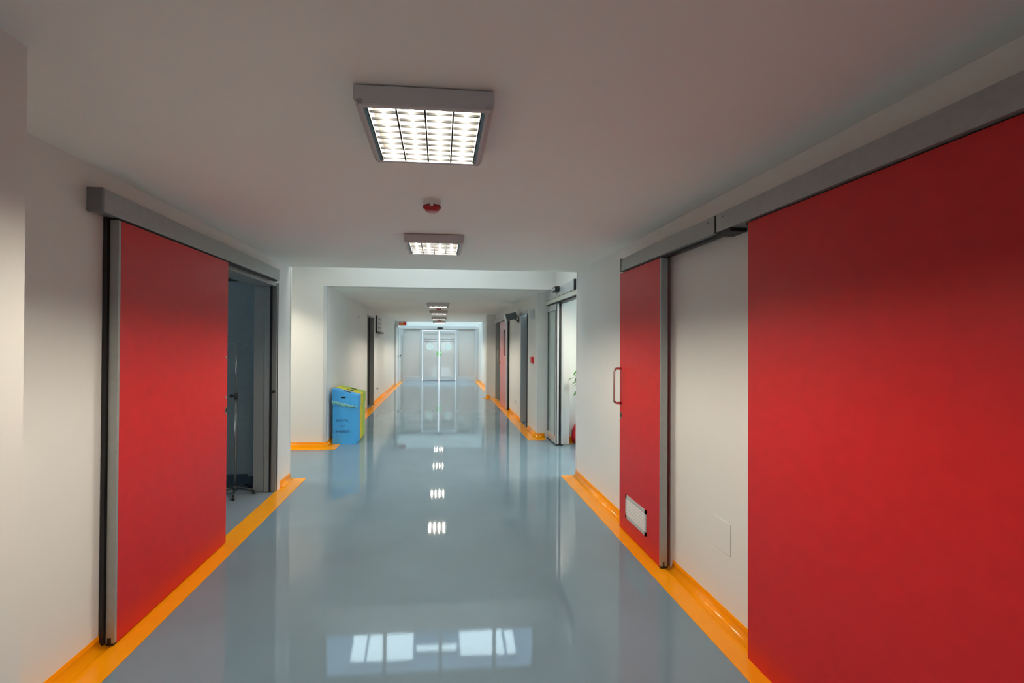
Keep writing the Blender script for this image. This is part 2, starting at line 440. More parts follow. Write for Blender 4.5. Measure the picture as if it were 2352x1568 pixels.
skirt(s, 'y', XR, -1, YFR, 8.02, m0=-1.0); skirt(s, 'y', XR, -1, 8.02, 8.77, cove=False); skirt(s, 'y', XR, -1, 8.77, 10.2); skirt(s, 'y', XR, -1, 10.2, 12.72, cove=False)
skirt(s, 'x', 12.72, -1, 1.37, XR - 0.19, m0=-1.0)
skirt(s, 'y', XR, -1, 13.1, YE - 0.02)
skirt(s, 'x', YE - 0.02, -1, 1.56, XR - 0.05)
struct(s, 'baseboard_right_far', ORANGE, 'orange skirting of the far right wall and the pier', 'baseboard')
s = MB()
skirt(s, 'x', 6.99, -1, 2.1, 5.0); skirt(s, 'y', 1.96, -1, 6.70, 7.07, w=0.10, cove=False)
struct(s, 'baseboard_lobby', ORANGE, 'orange skirting in the bright lobby behind the automatic door', 'baseboard')

# corner guards
def guard(x, y, sx, sy, z0, z1):
    t, w_ = 0.003, 0.03
    m = MB().box(x, x + sx * t, y - sy * t, y + sy * w_ * -1, z0, z1)
    return m
struct(MB().box(XL, XL + 0.004, YCL - 0.035, YCL + 0.004, 0.075, HC).box(XL - 0.035, XL, YCL, YCL + 0.004, 0.075, HC), 'trim_2', WHITEP, 'pale corner guard on the near left wall end', 'trim')
struct(MB().box(XR - 0.004, XR, YCR - 0.035, YCR + 0.004, 0.075, HC).box(XR, XR + 0.035, YCR, YCR + 0.004, 0.075, HC), 'trim_3', WHITEP, 'pale corner guard on the near right wall end', 'trim')
struct(MB().box(XL, XL + 0.004, YF - 0.004, YF + 0.04, 0.075, HC).box(XL - 0.05, XL, YF - 0.004, YF, 0.075, HC), 'trim_4', ALU_L, 'corner guard by the blue bin', 'trim')
struct(MB().box(XR - 0.004, XR, YFR - 0.004, YFR + 0.05, 0.075, HC).box(XR, XR + 0.04, YFR - 0.004, YFR, 0.075, HC), 'trim_5', WHITEP, 'corner guard beside the automatic door', 'trim')

# ================================================================== DOORS
# ---- large left sliding door
d = empty('door_1', (-1.72, 2.97, 0.0), 'red sliding door pushed open on the near left wall', 'door', None, 'structure')
MB().box(-1.742, -1.70, 2.405, 3.552, 0.014, 2.246).build('door_panel', RED, d, bevel=0.001)
MB().box(-1.744, -1.699, 2.388, 2.405, 0.020, 2.246).build('edge_strip', ALU, d, bevel=0.002)
MB().box(-1.735, -1.715, 2.3875, 2.40, 0.012, 0.05).box(-1.738, -1.706, 2.389, 2.42, 0.006, 0.022).build('floor_guide', BLACK, d)
MB().box(-1.750, -1.712, 2.386, 4.60, 2.246, 2.285).box(-1.766, -1.746, 2.375, 2.396, 0.02, 2.26).build('dark_gap_bar', BLACK, d)  # black bars paint the shade of the gaps over and beside the leaf
MB().box(-1.7695, -1.695, 2.285, 4.62, 2.258, 2.376, 0.003).build('track_cover', ALU, d)
MB().box(-1.769, -1.693, 2.268, 2.285, 2.256, 2.378, 0.003).build('end_cap', mat('dark_end_cap', (0.19, 0.20, 0.22), 0.45), d)
for nm, z, ry, rz, mm in (('bolt_hole', 1.488, 0.010, 0.012, STEEL), ('bolt_hole', 1.170, 0.010, 0.014, STEEL)):
    MB().discx(-1.7005, 3.525, z, ry, rz, 0.003).build(nm, mm, d)
l = MB().discx(-1.7005, 3.532, 1.062, 0.016, 0.032, 0.004).build('lock_plate', STEEL, d)
MB().discx(-1.697, 3.532, 1.064, 0.007, 0.018, 0.002).build('keyhole', BLACK, l)
# lining of the opening behind it
f = MB().box(-2.0, -1.89, 4.75, 4.79, 0.004, 2.25, 0.002).box(-1.885, -1.83, 4.74, 4.79, 0.004, 2.25, 0.002).box(-1.815, -1.765, 4.75, 4.79, 0.004, 2.25)
f.box(-2.0, -1.77, 3.39, 3.42, 0.004, 2.25).box(-2.0, -1.77, 3.42, 4.75, 2.215, 2.25)
f.build('door_frame', ALU, d)
MB().box(-1.83, -1.812, 4.735, 4.78, 0.004, 2.25).box(-1.775, -1.764, 4.765, 4.785, 0.004, 2.25).build('seal_strip', BLACK, d)
MB().box(-1.7695, -1.762, 4.785, 4.875, 0.004, 2.26).build('casing', WHITEP, d)
MB().tube([(-1.79, 4.752, 1.08), (-1.79, 4.735, 1.08)], 0.016, 14).build('door_stop', DARK, d)

# ---- small right sliding door
XD = 1.575
d = empty('door_2', (1.6, 3.3, 0.0), 'narrow red sliding door with a vent grille and a curved handle', 'door', None, 'structure')
MB().box(XD, XD + 0.045, 2.955, 3.640, 0.014, 2.232).build('door_panel', RED, d, bevel=0.001)
MB().box(XD - 0.001, XD + 0.052, 2.940, 2.955, 0.020, 2.232).build('edge_strip', ALU, d, bevel=0.002)
MB().box(XD + 0.018, XD + 0.03, 2.9385, 2.95, 0.012, 0.05).box(XD + 0.004, XD + 0.05, 2.942, 2.97, 0.004, 0.022).build('floor_guide', BLACK, d)
MB().box(XD + 0.014, XD + 0.05, 2.32, 3.56, 2.228, 2.27).build('dark_gap_bar', BLACK, d)  # black bar paints the shade in the gap over the leaf
MB().box(1.555, XR - 0.002, 2.318, 3.575, 2.243, 2.345, 0.003).build('track_cover', ALU, d)
MB().box(1.550, XR - 0.002, 3.575, 3.59, 2.238, 2.352).build('end_cap', ALU, d)
MB().box(1.640, XR - 0.001, 3.65, 3.69, 0.004, 2.243).build('door_frame', ALU_L, d)
hp = [(XD, 3.612, 1.397), (XD - 0.035, 3.612, 1.397)] + [(XD - 0.035 - 0.03 * math.sin(t), 3.612, 1.367 + 0.03 * math.cos(t)) for t in [math.pi / 2 * k / 6 for k in range(1, 7)]]
hp += [(XD - 0.065 + 0.03 * (1 - math.cos(t)), 3.612, 1.126 - 0.03 * math.sin(t)) for t in [math.pi / 2 * k / 6 for k in range(0, 7)]] + [(XD, 3.612, 1.096)]
MB().tube(hp, 0.0105, 14).build('handle', STEEL, d)
l = MB().discx(XD - 0.004, 3.605, 0.990, 0.016, 0.030, 0.004).build('lock_plate', STEEL, d)
MB().discx(XD - 0.006, 3.605, 0.992, 0.007, 0.017, 0.002).build('keyhole', BLACK, l)
g = MB()
y0, y1, z0, z1 = 3.146, 3.507, 0.142, 0.338
g.box(XD - 0.006, XD, y0, y1, z0, z0 + 0.03).box(XD - 0.006, XD, y0, y1, z1 - 0.03, z1).box(XD - 0.006, XD, y0, y0 + 0.022, z0, z1).box(XD - 0.006, XD, y1 - 0.022, y1, z0, z1)
gr = g.build('vent_grille', mat('grey_grille', (0.50, 0.54, 0.54), 0.4), d)
sl = MB(); n = 6; hh = (z1 - z0 - 0.06) / n
for k in range(n):
    zz = z0 + 0.03 + k * hh
    sl.prism([(XD - 0.0015, zz + hh * 0.12), (XD - 0.0062, zz + hh * 0.02), (XD - 0.0052, zz + hh * 0.62), (XD - 0.0015, zz + hh * 0.78)], 'y', y0 + 0.022, y1 - 0.022)
sl.build('slats', WHITEP, gr)
MB().box(XD - 0.0012, XD - 0.0002, y0 + 0.02, y1 - 0.02, z0 + 0.028, z1 - 0.028).build('backing', DARK, gr)

# ---- big right sliding door
d = empty('door_3', (1.6, 1.2, 0.0), 'very large red sliding door filling the right edge', 'door', None, 'structure')
MB().box(XD, XD + 0.045, 0.30, 2.071, 0.004, 2.236).build('door_panel', RED, d, bevel=0.001)
MB().box(XD + 0.014, XD + 0.05, 0.30, 2.10, 2.228, 2.27).box(1.562, XR - 0.004, 2.19, 2.300, 2.222, 2.25).box(1.562, XR - 0.004, 2.298, 2.316, 2.240, 2.346).build('dark_gap_bar', BLACK, d)  # first bar paints the shaded gap over the leaf; then block and joint
MB().box(1.555, XR - 0.002, 0.20, 2.298, 2.243, 2.345, 0.003).build('track_cover', ALU, d)
for p in (2.255, 2.36, 3.54):
    pass
for par, yy in ((bpy.data.objects['door_3'], 2.24), (bpy.data.objects['door_2'], 2.37), (bpy.data.objects['door_2'], 3.53)):
    MB().discx(1.5545, yy, 2.318 if yy != 3.53 else 2.325, 0.004, 0.004, 0.001, 10).build('screw', DARK, par)

# ---- far left dark doorway
d = empty('door_4', (-1.77, 10.93, 0.0), 'open doorway with dark grey frame in the far left wall', 'door', None, 'structure')
MB().box(-1.98, -1.755, 10.45, 10.49, 0.004, 2.31).box(-1.98, -1.755, 11.38, 11.42, 0.004, 2.31).box(-1.98, -1.755, 10.49, 11.38, 2.27, 2.31).build('door_frame', mat('grey_door_frame', (0.30, 0.31, 0.30), 0.4), d)
MB().box(-1.90, -1.86, 10.49, 11.38, 0.01, 2.27).build('door_panel', mat('doorway_dark', (0.010, 0.011, 0.012), 0.5, spec=0.2), d)  # black sheet across the opening paints the darkness of the room beyond
MB().tube([(-1.86, 10.65, 1.02), (-1.82, 10.65, 1.02), (-1.82, 10.78, 1.02)], 0.009, 8).build('handle', STEEL, d)

# ---- far left pair of white doors
for i, (ya, yb, lab) in enumerate(((16.50, 17.48, 'nearer white door with black handle before the glass front'), (17.55, 18.42, 'farther white door with black handle beside the glass front'))):
    d = empty('door_%d' % (5 + i), (-1.72, (ya + yb) / 2, 0.0), lab, 'door', None, 'structure')
    MB().box(XL + 0.001, -1.70, ya - 0.03, ya + 0.03, 0.004, 2.28).box(XL + 0.001, -1.70, yb - 0.03, yb + 0.03, 0.004, 2.28).box(XL + 0.001, -1.70, ya, yb, 2.22, 2.28).build('door_frame', ALU_L, d)
    MB().box(XL + 0.001, -1.715, ya + 0.03, yb - 0.03, 0.02, 2.22).build('door_panel', WHITEP, d)
    MB().tube([(-1.715, yb - 0.16, 1.12), (-1.66, yb - 0.16, 1.12), (-1.66, yb - 0.32, 1.12)], 0.013, 8).box(-1.714, -1.706, yb - 0.19, yb - 0.13, 1.0, 1.18).build('handle', BLACK, d)
    MB().box(-1.714, -1.708, ya + 0.08, yb - 0.1, 1.95, 2.12).build('name_plate', ALU_L, d)

# ---- far right red door
d = empty('door_7', (1.62, 11.0, 0.0), 'half open far red sliding door with a narrow window', 'door', None, 'structure')
MB().box(1.60, 1.645, 10.36, 11.42, 0.015, 2.20).build('door_panel', PALE_RED, d)
MB().box(1.599, 1.65, 10.30, 10.36, 0.015, 2.20).build('edge_strip', ALU_L, d)
MB().box(1.625, XR - 0.003, 10.235, 10.295, 0.01, 2.22).box(1.62, 1.655, 10.36, 12.58, 2.20, 2.225).build('dark_gap_bar', BLACK, d)
MB().box(1.59, XR - 0.001, 10.1, 12.66, 2.222, 2.34).build('track_cover', HOUSE, d)
MB().box(1.62, XR + 0.2, 12.50, 12.56, 0.004, 2.2).box(XR + 0.19, 1.94, 11.46, 12.5, 0.004, 2.2).build('door_frame', ALU, d)
wf = MB().box(1.594, 1.60, 10.49, 10.52, 1.29, 2.0).box(1.594, 1.60, 10.76, 10.79, 1.29, 2.0).box(1.594, 1.60, 10.52, 10.76, 1.29, 1.32).box(1.594, 1.60, 10.52, 10.76, 1.97, 2.0).build('window_frame', mat('pink_frame', (0.75, 0.4, 0.38), 0.3), d)
MB().box(1.598, 1.5995, 10.52, 10.76, 1.32, 1.97).build('glass', DARKRED, wf)
hp = [(1.60, 11.33, 1.46), (1.55, 11.33, 1.46), (1.525, 11.33, 1.435), (1.525, 11.33, 1.145), (1.55, 11.33, 1.12), (1.60, 11.33, 1.12)]
MB().tube(hp, 0.014, 10).build('handle', STEEL, d)

# ---- recessed blue grey door
d = empty('door_8', (1.75, 8.4, 0.0), 'blue grey door set back in the far right wall', 'door', None, 'structure')
MB().box(1.78, 1.82, 8.10, 8.68, 0.01, 2.2).build('door_panel', BLUEGREY, d)
MB().box(XR - 0.02, 1.95, 8.68, 8.74, 0.004, 2.25).box(XR - 0.02, XR + 0.02, 8.05, 8.74, 2.2, 2.27).build('door_frame', ALU_L, d)
MB().box(XR - 0.012, 1.95, 8.07, 8.10, 0.004, 2.2).build('seal_strip', BLACK, d)

# ---- automatic sliding door at the right recess
d = empty('door_9', (1.9, 6.3, 0.0), 'automatic aluminium and glass door standing open in the right recess', 'door', None, 'structure')
MB().box(1.80, 1.95, 5.64, YFR - 0.003, 2.355, 2.493, 0.003).build('operator_housing', ALU_L, d)
MB().box(1.812, 1.95, 5.60, 7.255, 2.285, 2.353).build('lower_cover', mat('cream_cover', (0.62, 0.64, 0.58), 0.4), d)
MB().box(1.79, 1.955, 5.615, 5.638, 2.345, 2.494).box(1.85, 1.95, 5.3, 7.25, 2.262, 2.284).build('end_cap', BLACK, d)
s_ = MB().box(1.735, 1.80, 6.36, 6.55, 2.42, 2.495, 0.006).build('sensor', BLACK, d)
MB().box(1.737, 1.795, 6.50, 6.545, 2.424, 2.428).box(1.7335, 1.735, 6.38, 6.53, 2.44, 2.475).build('sensor_window', ALU_L, s_)
PALEGLASS = mat('pale_green_frosted_glass', (0.52, 0.62, 0.59), 0.12)
def leaf(x0, x1, ya, yb, name):
    fr = MB().box(x0, x1, ya, ya + 0.06, 0.02, 2.26).box(x0, x1, yb - 0.05, yb, 0.02, 2.26).box(x0, x1, ya + 0.06, yb - 0.05, 0.02, 0.14).box(x0, x1, ya + 0.06, yb - 0.05, 2.16, 2.26)
    o = fr.build(name, ALU_L, d)
    xm = (x0 + x1) / 2
    MB().box(xm - 0.004, xm + 0.004, ya + 0.06, yb - 0.05, 0.14, 2.16).build('glass', PALEGLASS, o)
    MB().box(x0 - 0.002, x0 + 0.01, ya - 0.004, ya - 0.0005, 0.02, 2.26).box(x0 - 0.002, x0 + 0.004, ya + 0.061, ya + 0.075, 0.14, 2.16).box(x0 - 0.002, x0 + 0.004, yb - 0.07, yb - 0.051, 0.14, 2.16).build('gasket', BLACK, o)
leaf(1.835, 1.878, 6.65, 7.24, 'sliding_leaf')
leaf(1.905, 1.95, 6.65, 7.22, 'fixed_leaf')
MB().box(1.835, 1.95, 6.645, 7.20, 0.004, 0.018).build('floor_track', BLACK, d)
MB().box(1.96, 2.08, 6.74, 6.985, 0.004, 2.5).build('door_frame', WHITEP, d)

# ---- end glass front
d = empty('door_10', (-0.05, YE, 0.0), 'glazed automatic sliding door at the far end of the corridor', 'door', None, 'structure')
MB().box(-1.64, 1.585, YE, YE + 0.10, 2.262, 2.392, 0.004).build('operator_housing', ALU_L, d)
MB().box(-0.155, 0.085, YE - 0.03, YE, 2.262, 2.33, 0.004).build('sensor', BLACK, d)
fr = MB()
for a, b in ((-1.64, -1.60), (-0.885, -0.80), (0.665, 0.765), (1.47, 1.585)):
    fr.box(a, b, YE + 0.02, YE + 0.10, 0, 2.262)
fr.box(-1.60, -0.885, YE + 0.03, YE + 0.08, 0.0, 0.19).box(0.765, 1.47, YE + 0.03, YE + 0.08, 0.0, 0.19)
fr.box(-0.80, 0.665, YE + 0.03, YE + 0.08, 2.20, 2.262)
fr.build('door_frame', ALU_L, d)
MB().box(-1.60, -0.885, YE + 0.05, YE + 0.06, 0.19, 2.262).build('side_pane', FROST, d)
MB().box(0.765, 1.47, YE + 0.05, YE + 0.06, 0.19, 2.262).build('side_pane', FROST, d)
for (a, b, cx, st0, st1) in ((-0.79, -0.085, -0.48, -0.165, -0.09), (-0.055, 0.655, 0.33, -0.05, 0.03)):
    lf = MB().box(a, a + 0.075, YE, YE + 0.03, 0.03, 2.18).box(b - 0.075, b, YE, YE + 0.03, 0.03, 2.18).box(a + 0.075, b - 0.075, YE, YE + 0.03, 2.06, 2.18).box(a + 0.075, b - 0.075, YE, YE + 0.03, 0.03, 0.2).build('sliding_leaf', ALU_L, d)
    MB().box(a + 0.07, b - 0.07, YE + 0.012, YE + 0.02, 0.2, 2.06).build('glass', FROST, lf)
    MB().box(a, b, YE + 0.005, YE + 0.028, 0.004, 0.03).build('floor_seal', BLACK, lf)
    MB().disc(cx, YE + 0.007, 1.49, 0.158, 0.004).build('round_sticker', DOT, lf)
    text('lettering', 'AREA DI EMERGENZA', INK, 0.075, (((a + b) / 2), YE + 0.009, 1.82), FACE_CAMERA, lf, width=b - a - 0.16, mirror=True)
    text('lettering', "VIETATO L'INGRESSO", INK, 0.075, (((a + b) / 2), YE + 0.009, 1.71), FACE_CAMERA, lf, width=b - a - 0.16, mirror=True)
    st = MB().box(st0, st1, YE - 0.002, YE - 0.0005, 1.10, 1.30).build('green_sticker', GREENST, lf)
    MB().box(st0 + 0.02, st1 - 0.02, YE - 0.0035, YE - 0.002, 1.17, 1.19).box(st0 + 0.03, st1 - 0.015, YE - 0.0035, YE - 0.002, 1.215, 1.25).box(st0 + 0.01, st1 - 0.03, YE - 0.0035, YE - 0.002, 1.115, 1.13).build('sticker_mark', WHITEP, st)

# ================================================================== THINGS
# ---- ceiling luminaires
def make_luminaire():
    r = empty('ceiling_light', (0, 0, 0))
    W, L, Hh = 0.4895, 0.475, 0.072            # y from 0 to L, x centred
    z1 = 0.0; zb = -Hh; c = 0.018
    # housing: open tray with chamfered lower rim
    prof = [(-W / 2, -0.006), (-W / 2, zb + c), (-W / 2 + c, zb), (-W / 2 + 0.03, zb), (-W / 2 + 0.03, zb + 0.02), (-W / 2 + 0.012, zb + 0.02), (-W / 2 + 0.012, -0.006)]
    h = MB()
    h.prism(prof, 'y', 0.0, L); h.prism([(-x, z) for x, z in prof], 'y', 0.0, L)
    py = [(0.0, -0.006), (0.0, zb + 0.004), (0.004, zb), (0.022, zb), (0.022, zb + 0.02), (0.010, zb + 0.02), (0.010, -0.006)]
    h.prism(py, 'x', -W / 2 + 0.012, W / 2 - 0.012); h.prism([(L - y, z) for y, z in py], 'x', -W / 2 + 0.012, W / 2 - 0.012)
    h.box(-W / 2 + 0.01, W / 2 - 0.01, 0.01, L - 0.01, -0.008, -0.002)
    h.box(-0.06, 0.06, L / 2 - 0.06, L / 2 + 0.06, -0.002, 0.0)
    h.build('housing', HOUSE, r)
    x0, x1 = -W / 2 + 0.030, W / 2 - 0.030
    y0, y1 = 0.022, L - 0.022
    # blue grey rim strips
    tr_ = mat('teal_rim', (0.10, 0.20, 0.24), 0.4)
    MB().box(x0, x0 + 0.011, y0, y1, zb + 0.0005, zb + 0.03).build('rim_strip', tr_, r)
    MB().box(x1 - 0.011, x1, y0, y1, zb + 0.0005, zb + 0.03).build('rim_strip', tr_, r)
    xi0, xi1 = x0 + 0.012, x1 - 0.012
    cw = (xi1 - xi0) / 4
    lv = MB()
    for k in range(5):                          # lengthwise parabolic spines
        x = xi0 + k * cw
        lv.prism([(x - 0.003, zb + 0.002), (x + 0.003, zb + 0.002), (x + 0.009 if k < 4 else x + 0.001, zb + 0.040), (x - 0.009 if k > 0 else x - 0.001, zb + 0.040)], 'y', y0, y1)
    nb = 9
    for k in range(nb + 1):
        y = y0 + (y1 - y0) * k / nb
        lv.prism([(y - 0.002, zb + 0.009), (y + 0.002, zb + 0.009), (y + 0.0028, zb + 0.017), (y - 0.0028, zb + 0.017)], 'x', xi0, xi1)
    lv.build('louvre', LOUVRE, r)
    MB().box(xi0, xi1, y0 - 0.005, y1 + 0.005, -0.012, -0.009).build('reflector', REFL, r)
    for k in range(4):
        x = xi0 + (k + 0.5) * cw
        MB().tube([(x, y0 + 0.004, zb + 0.028), (x, y1 - 0.004, zb + 0.028)], 0.008, 8).build('tube', TUBE, r)
    return r
first = make_luminaire()
LUMS = [(1.485, 'nearest and largest ceiling light, its louvre grid seen from below'),
        (3.47, 'second ceiling light, between the red smoke detector and the beam'),
        (9.2, 'ceiling light just beyond the beam, nearest in the far corridor'),
        (11.34, 'ceiling light second beyond the beam, behind the middle smoke detector'),
        (14.0, 'ceiling light third beyond the beam, before the last smoke detector'),
        (16.2, 'last and smallest ceiling light, just before the skylight')]
lums = []
for i, (y, lab) in enumerate(LUMS):
    o = first if i == 0 else copy_tree(first)
    o.location = (-0.061, y, HC)
    o['label'] = lab; o['category'] = 'ceiling light'; o['group'] = 'louvred fluorescent ceiling lights along the corridor'
o = copy_tree(first); o.location = (-2.95, 5.62, HC)  # out of view lamp added to light the wall facing the viewer
tag(o, 'added unseen ceiling light in the left branch of the crossing', 'ceiling light')
dim = mat('dim_fluorescent_tube', (1, 1, 1), 0.3, emit=(TUBE_COLOUR, TUBE_POWER * 0.45))
o = copy_tree(first); o.location = (-0.12, 5.14, 3.95)  # out of view lamp added to light the middle of the beam
tag(o, 'added dimmer ceiling light, unseen high over the crossing, lighting the beam', 'ceiling light')
for ch in o.children:
    if ch.name.startswith('tube'):
        ch.data = ch.data.copy(); ch.data.materials[0] = dim
# lobby lamps added out of view to brighten the wall behind the automatic door
o = copy_tree(first); o.location = (3.0, 5.0, 2.52)
tag(o, 'added unseen ceiling light of the bright lobby behind the automatic door', 'ceiling light', 'added louvred fluorescent ceiling lights of the lobby')
o = copy_tree(first); o.location = (2.5, 5.35, 2.52)
tag(o, 'added unseen ceiling light of the lobby close to its far wall', 'ceiling light', 'added louvred fluorescent ceiling lights of the lobby')

# ---- smoke detectors
def make_detector():
    r = empty('smoke_detector', (0, 0, 0))
    MB().lathe([(0.056, 0.0), (0.056, -0.004), (0.055, -0.030), (0.052, -0.032)], 0, 0, 36).build('base', WHITEP, r)
    b = MB().lathe([(0.053, -0.032), (0.058, -0.036), (0.057, -0.042), (0.040, -0.062), (0.036, -0.064)], 0, 0, 36)
    b.build('sensor_body', mat('detector_red', (0.42, 0.008, 0.012), 0.25), r)
    MB().lathe([(0.036, -0.064), (0.035, -0.067), (0.010, -0.068)], 0, 0, 30).build('nose', mat('detector_pink', (0.5, 0.13, 0.14), 0.3), r)
    n = MB().lathe([(0.0575, -0.0355), (0.0595, -0.037), (0.0590, -0.0405), (0.0572, -0.0425)], 0, 0, 36)
    n.build('inlet', mat('detector_vents', (0.16, 0.006, 0.008), 0.4), r)
    MB().box(-0.009, 0.009, -0.0605, -0.054, -0.046, -0.033, 0.001).build('indicator', WHITEP, r)
    return r
sd = make_detector()
for i, (x, y, lab) in enumerate(((-0.06, 2.68, 'large near red smoke detector between the first two ceiling lights'), (-0.05, 10.43, 'small red smoke detector just behind the first far ceiling light'), (-0.05, 15.3, 'tiny red smoke detector farthest down the corridor'))):
    o = sd if i == 0 else copy_tree(sd)
    o.location = (x, y, HC)
    o['label'] = lab; o['category'] = 'smoke detector'; o['group'] = 'red smoke detectors on the corridor ceiling'

# ---- recycling bins
def bin_(y0, m, label, bag=False, writing=False):
    xa, xb = -1.705, -1.315
    D = 0.215
    r = empty('recycling_bin', ((xa + xb) / 2, y0 + D / 2, 0.0), label, 'bin', 'card recycling bins standing in a row against the wall')
    zl, zr = 0.70, 0.60
    MB().prism([(xa, 0.001), (xb - 0.02, 0.001), (xb, 0.03), (xb, zr + 0.03), (xa, zl + 0.03)], 'y', y0, y0 + D).build('body', m, r, bevel=0.002)
    e = 0.009
    MB().prism([(xa - e, zl), (xb + e, zr - 0.008), (xb + e, 0.775), (xa - e, 0.885)], 'y', y0 - e, y0 + D + e - 0.012).build('lid', m, r, bevel=0.003)
    lid = r.children[-1]
    # slot on the sloping top and grip hole on the side
    def top(x): return 0.885 + (0.775 - 0.885) * (x - (xa - e)) / (xb - xa + 2 * e)
    s0, s1 = xa + 0.14, xa + 0.27
    ym = y0 + D / 2 - 0.004
    sm = MB()
    pts = [(s0, ym), (s0 + 0.02, ym - 0.05), (s1 - 0.02, ym - 0.05), (s1, ym), (s1 - 0.02, ym + 0.03), (s0 + 0.02, ym + 0.03)]
    A = [sm.bm.verts.new((x, y, top(x) + 0.0012)) for x, y in pts]
    B = [sm.bm.verts.new((x, y, top(x) + 0.0002)) for x, y in pts]
    sm.bm.faces.new(A); sm.bm.faces.new(B[::-1])
    for j in range(len(pts)): sm.bm.faces.new((A[j], B[j], B[(j + 1) % 6], A[(j + 1) % 6]))
    sm.build('slot', BINHOLE, lid)
    if writing:
        cx, cz = -1.54, 0.745
        pts = [(cx + (0.026 if math.cos(t) > 0 else -0.026) + 0.013 * math.cos(t), cz + 0.013 * math.sin(t)) for t in [2 * math.pi * k / 24 + 0.01 for k in range(24)]]
        MB().prism(pts, 'y', y0 - e - 0.0012, y0 - e - 0.0002).build('grip_hole', BINHOLE, lid)
        text('lettering', 'RISPETTA', BLUE_INK, 0.05, (-1.557, y0 - 0.001, 0.378), FACE_CAMERA, r, width=0.185)
        text('lettering', "L'AMBIENTE", BLUE_INK, 0.056, (-1.562, y0 - 0.001, 0.200), FACE_CAMERA, r, width=0.255)
        em = MB()
        for k in range(12):
            a = math.pi * 2 * k / 12
            px_, pz_ = -1.557 + 0.038 * math.cos(a), 0.293 + 0.038 * math.sin(a)
            em.prism([(px_ - 0.006, pz_), (px_, pz_ - 0.006), (px_ + 0.006, pz_), (px_, pz_ + 0.006)], 'y', y0 - 0.0012, y0 - 0.0002)
        em.prism([(-1.572, 0.293), (-1.557, 0.272), (-1.542, 0.293), (-1.557, 0.312)], 'y', y0 - 0.0012, y0 - 0.0002)
        em.build('emblem', mat('faded_blue_ink', (0.03, 0.17, 0.38), 0.6), r)
    if bag:
        bm_ = MB(); n = 60; rows = 5
        grid = []
        for i in range(n + 1):
            u = i / n
            x = xa - 0.014 + (xb - xa + 0.016) * u
            zt = zl + 0.006 - 0.104 * u
            wob = 0.010 * math.sin(u * 19 + 0.5) + 0.006 * math.sin(u * 41)
            dep = (0.060 + wob) * (1.0 - 0.55 * max(0, u - 0.55) / 0.45)
            col = []
            for j in range(rows + 1):
                v = j / rows
                yy = y0 - 0.004 - 0.014 * math.sin(v * math.pi) * (0.7 + 0.5 * math.sin(u * 70 + v * 5)) - 0.004 * math.sin(u * 33 - v * 8)
                col.append(bm_.bm.verts.new((x, yy, zt - dep * v)))
            grid.append(col)
        for a, b in zip(grid, grid[1:]):
            for j in range(rows):
                f = bm_.bm.faces.new((a[j], b[j], b[j + 1], a[j + 1])); f.smooth = True
        b_ = bm_.build('liner_bag', TEAL, r)
        md = b_.modifiers.new('thick', 'SOLIDIFY'); md.thickness = 0.0015
    return r
bin_(6.93, BLUE, 'blue card bin with a teal liner showing, front of the three', True, True)
bin_(7.158, YELLOW, 'yellow card bin in the middle, between the blue and the green')
bin_(7.386, GREEN, 'green card bin at the back, behind the yellow one')

# ---- drip stand in the side room
ix, iy = -2.16, 4.70
r = empty('drip_stand', (ix, iy, 0), 'thin metal drip stand on star feet in the dark side room', 'drip stand')
DSTEEL = mat('dull_steel', (0.32, 0.33, 0.33), 0.3, 0.8)
MB().tube([(ix, iy, 0.06), (ix, iy, 1.04)], 0.0125, 12).build('lower_pole', DSTEEL, r)
MB().tube([(ix, iy, 1.0), (ix, iy, 1.60)], 0.008, 10).build('upper_pole', DSTEEL, r)
c_ = MB().tube([(ix, iy, 1.005), (ix, iy, 1.075)], 0.019, 12).build('clamp', DARK, r)
MB().tube([(ix - 0.016, iy, 1.04), (ix - 0.035, iy, 1.04)], 0.006, 8).lathe([(0.004, -0.018), (0.017, -0.012), (0.019, 0), (0.017, 0.012), (0.004, 0.018)], ix - 0.047, iy, 12, 1.04).build('knob', BLACK, c_)
h = MB().tube([(ix - 0.09, iy, 1.597), (ix + 0.078, iy, 1.592)], 0.0045, 8)
for sx in (-1, 1):
    cx = ix + sx * 0.092
    h.tube([(cx + 0.013 * math.cos(t), iy, 1.582 + 0.013 * math.sin(t)) for t in [math.pi / 2 + 2 * math.pi * 0.85 * k / 14 * sx for k in range(15)]], 0.0035, 6)
h.build('hook_bar', DSTEEL, r)
MB().lathe([(0.02, 0.0), (0.026, 0.01), (0.022, 0.04), (0.014, 0.05)], ix, iy, 16, 0.045).build('hub', DARK, r)
for k in range(5):
    a = math.radians(-70 + 72 * k)
    ex, ey = ix + 0.19 * math.cos(a), iy + 0.19 * math.sin(a)
    lg = MB().tube([(ix + 0.01 * math.cos(a), iy + 0.01 * math.sin(a), 0.075), (ix + 0.10 * math.cos(a), iy + 0.10 * math.sin(a), 0.062), (ex, ey, 0.042)], 0.010, 8).build('leg', DARK, r)
    MB().lathe([(0.006, 0.0), (0.014, 0.002), (0.016, 0.018), (0.008, 0.034)], ex, ey, 12, 0.001).build('caster', BLACK, lg)

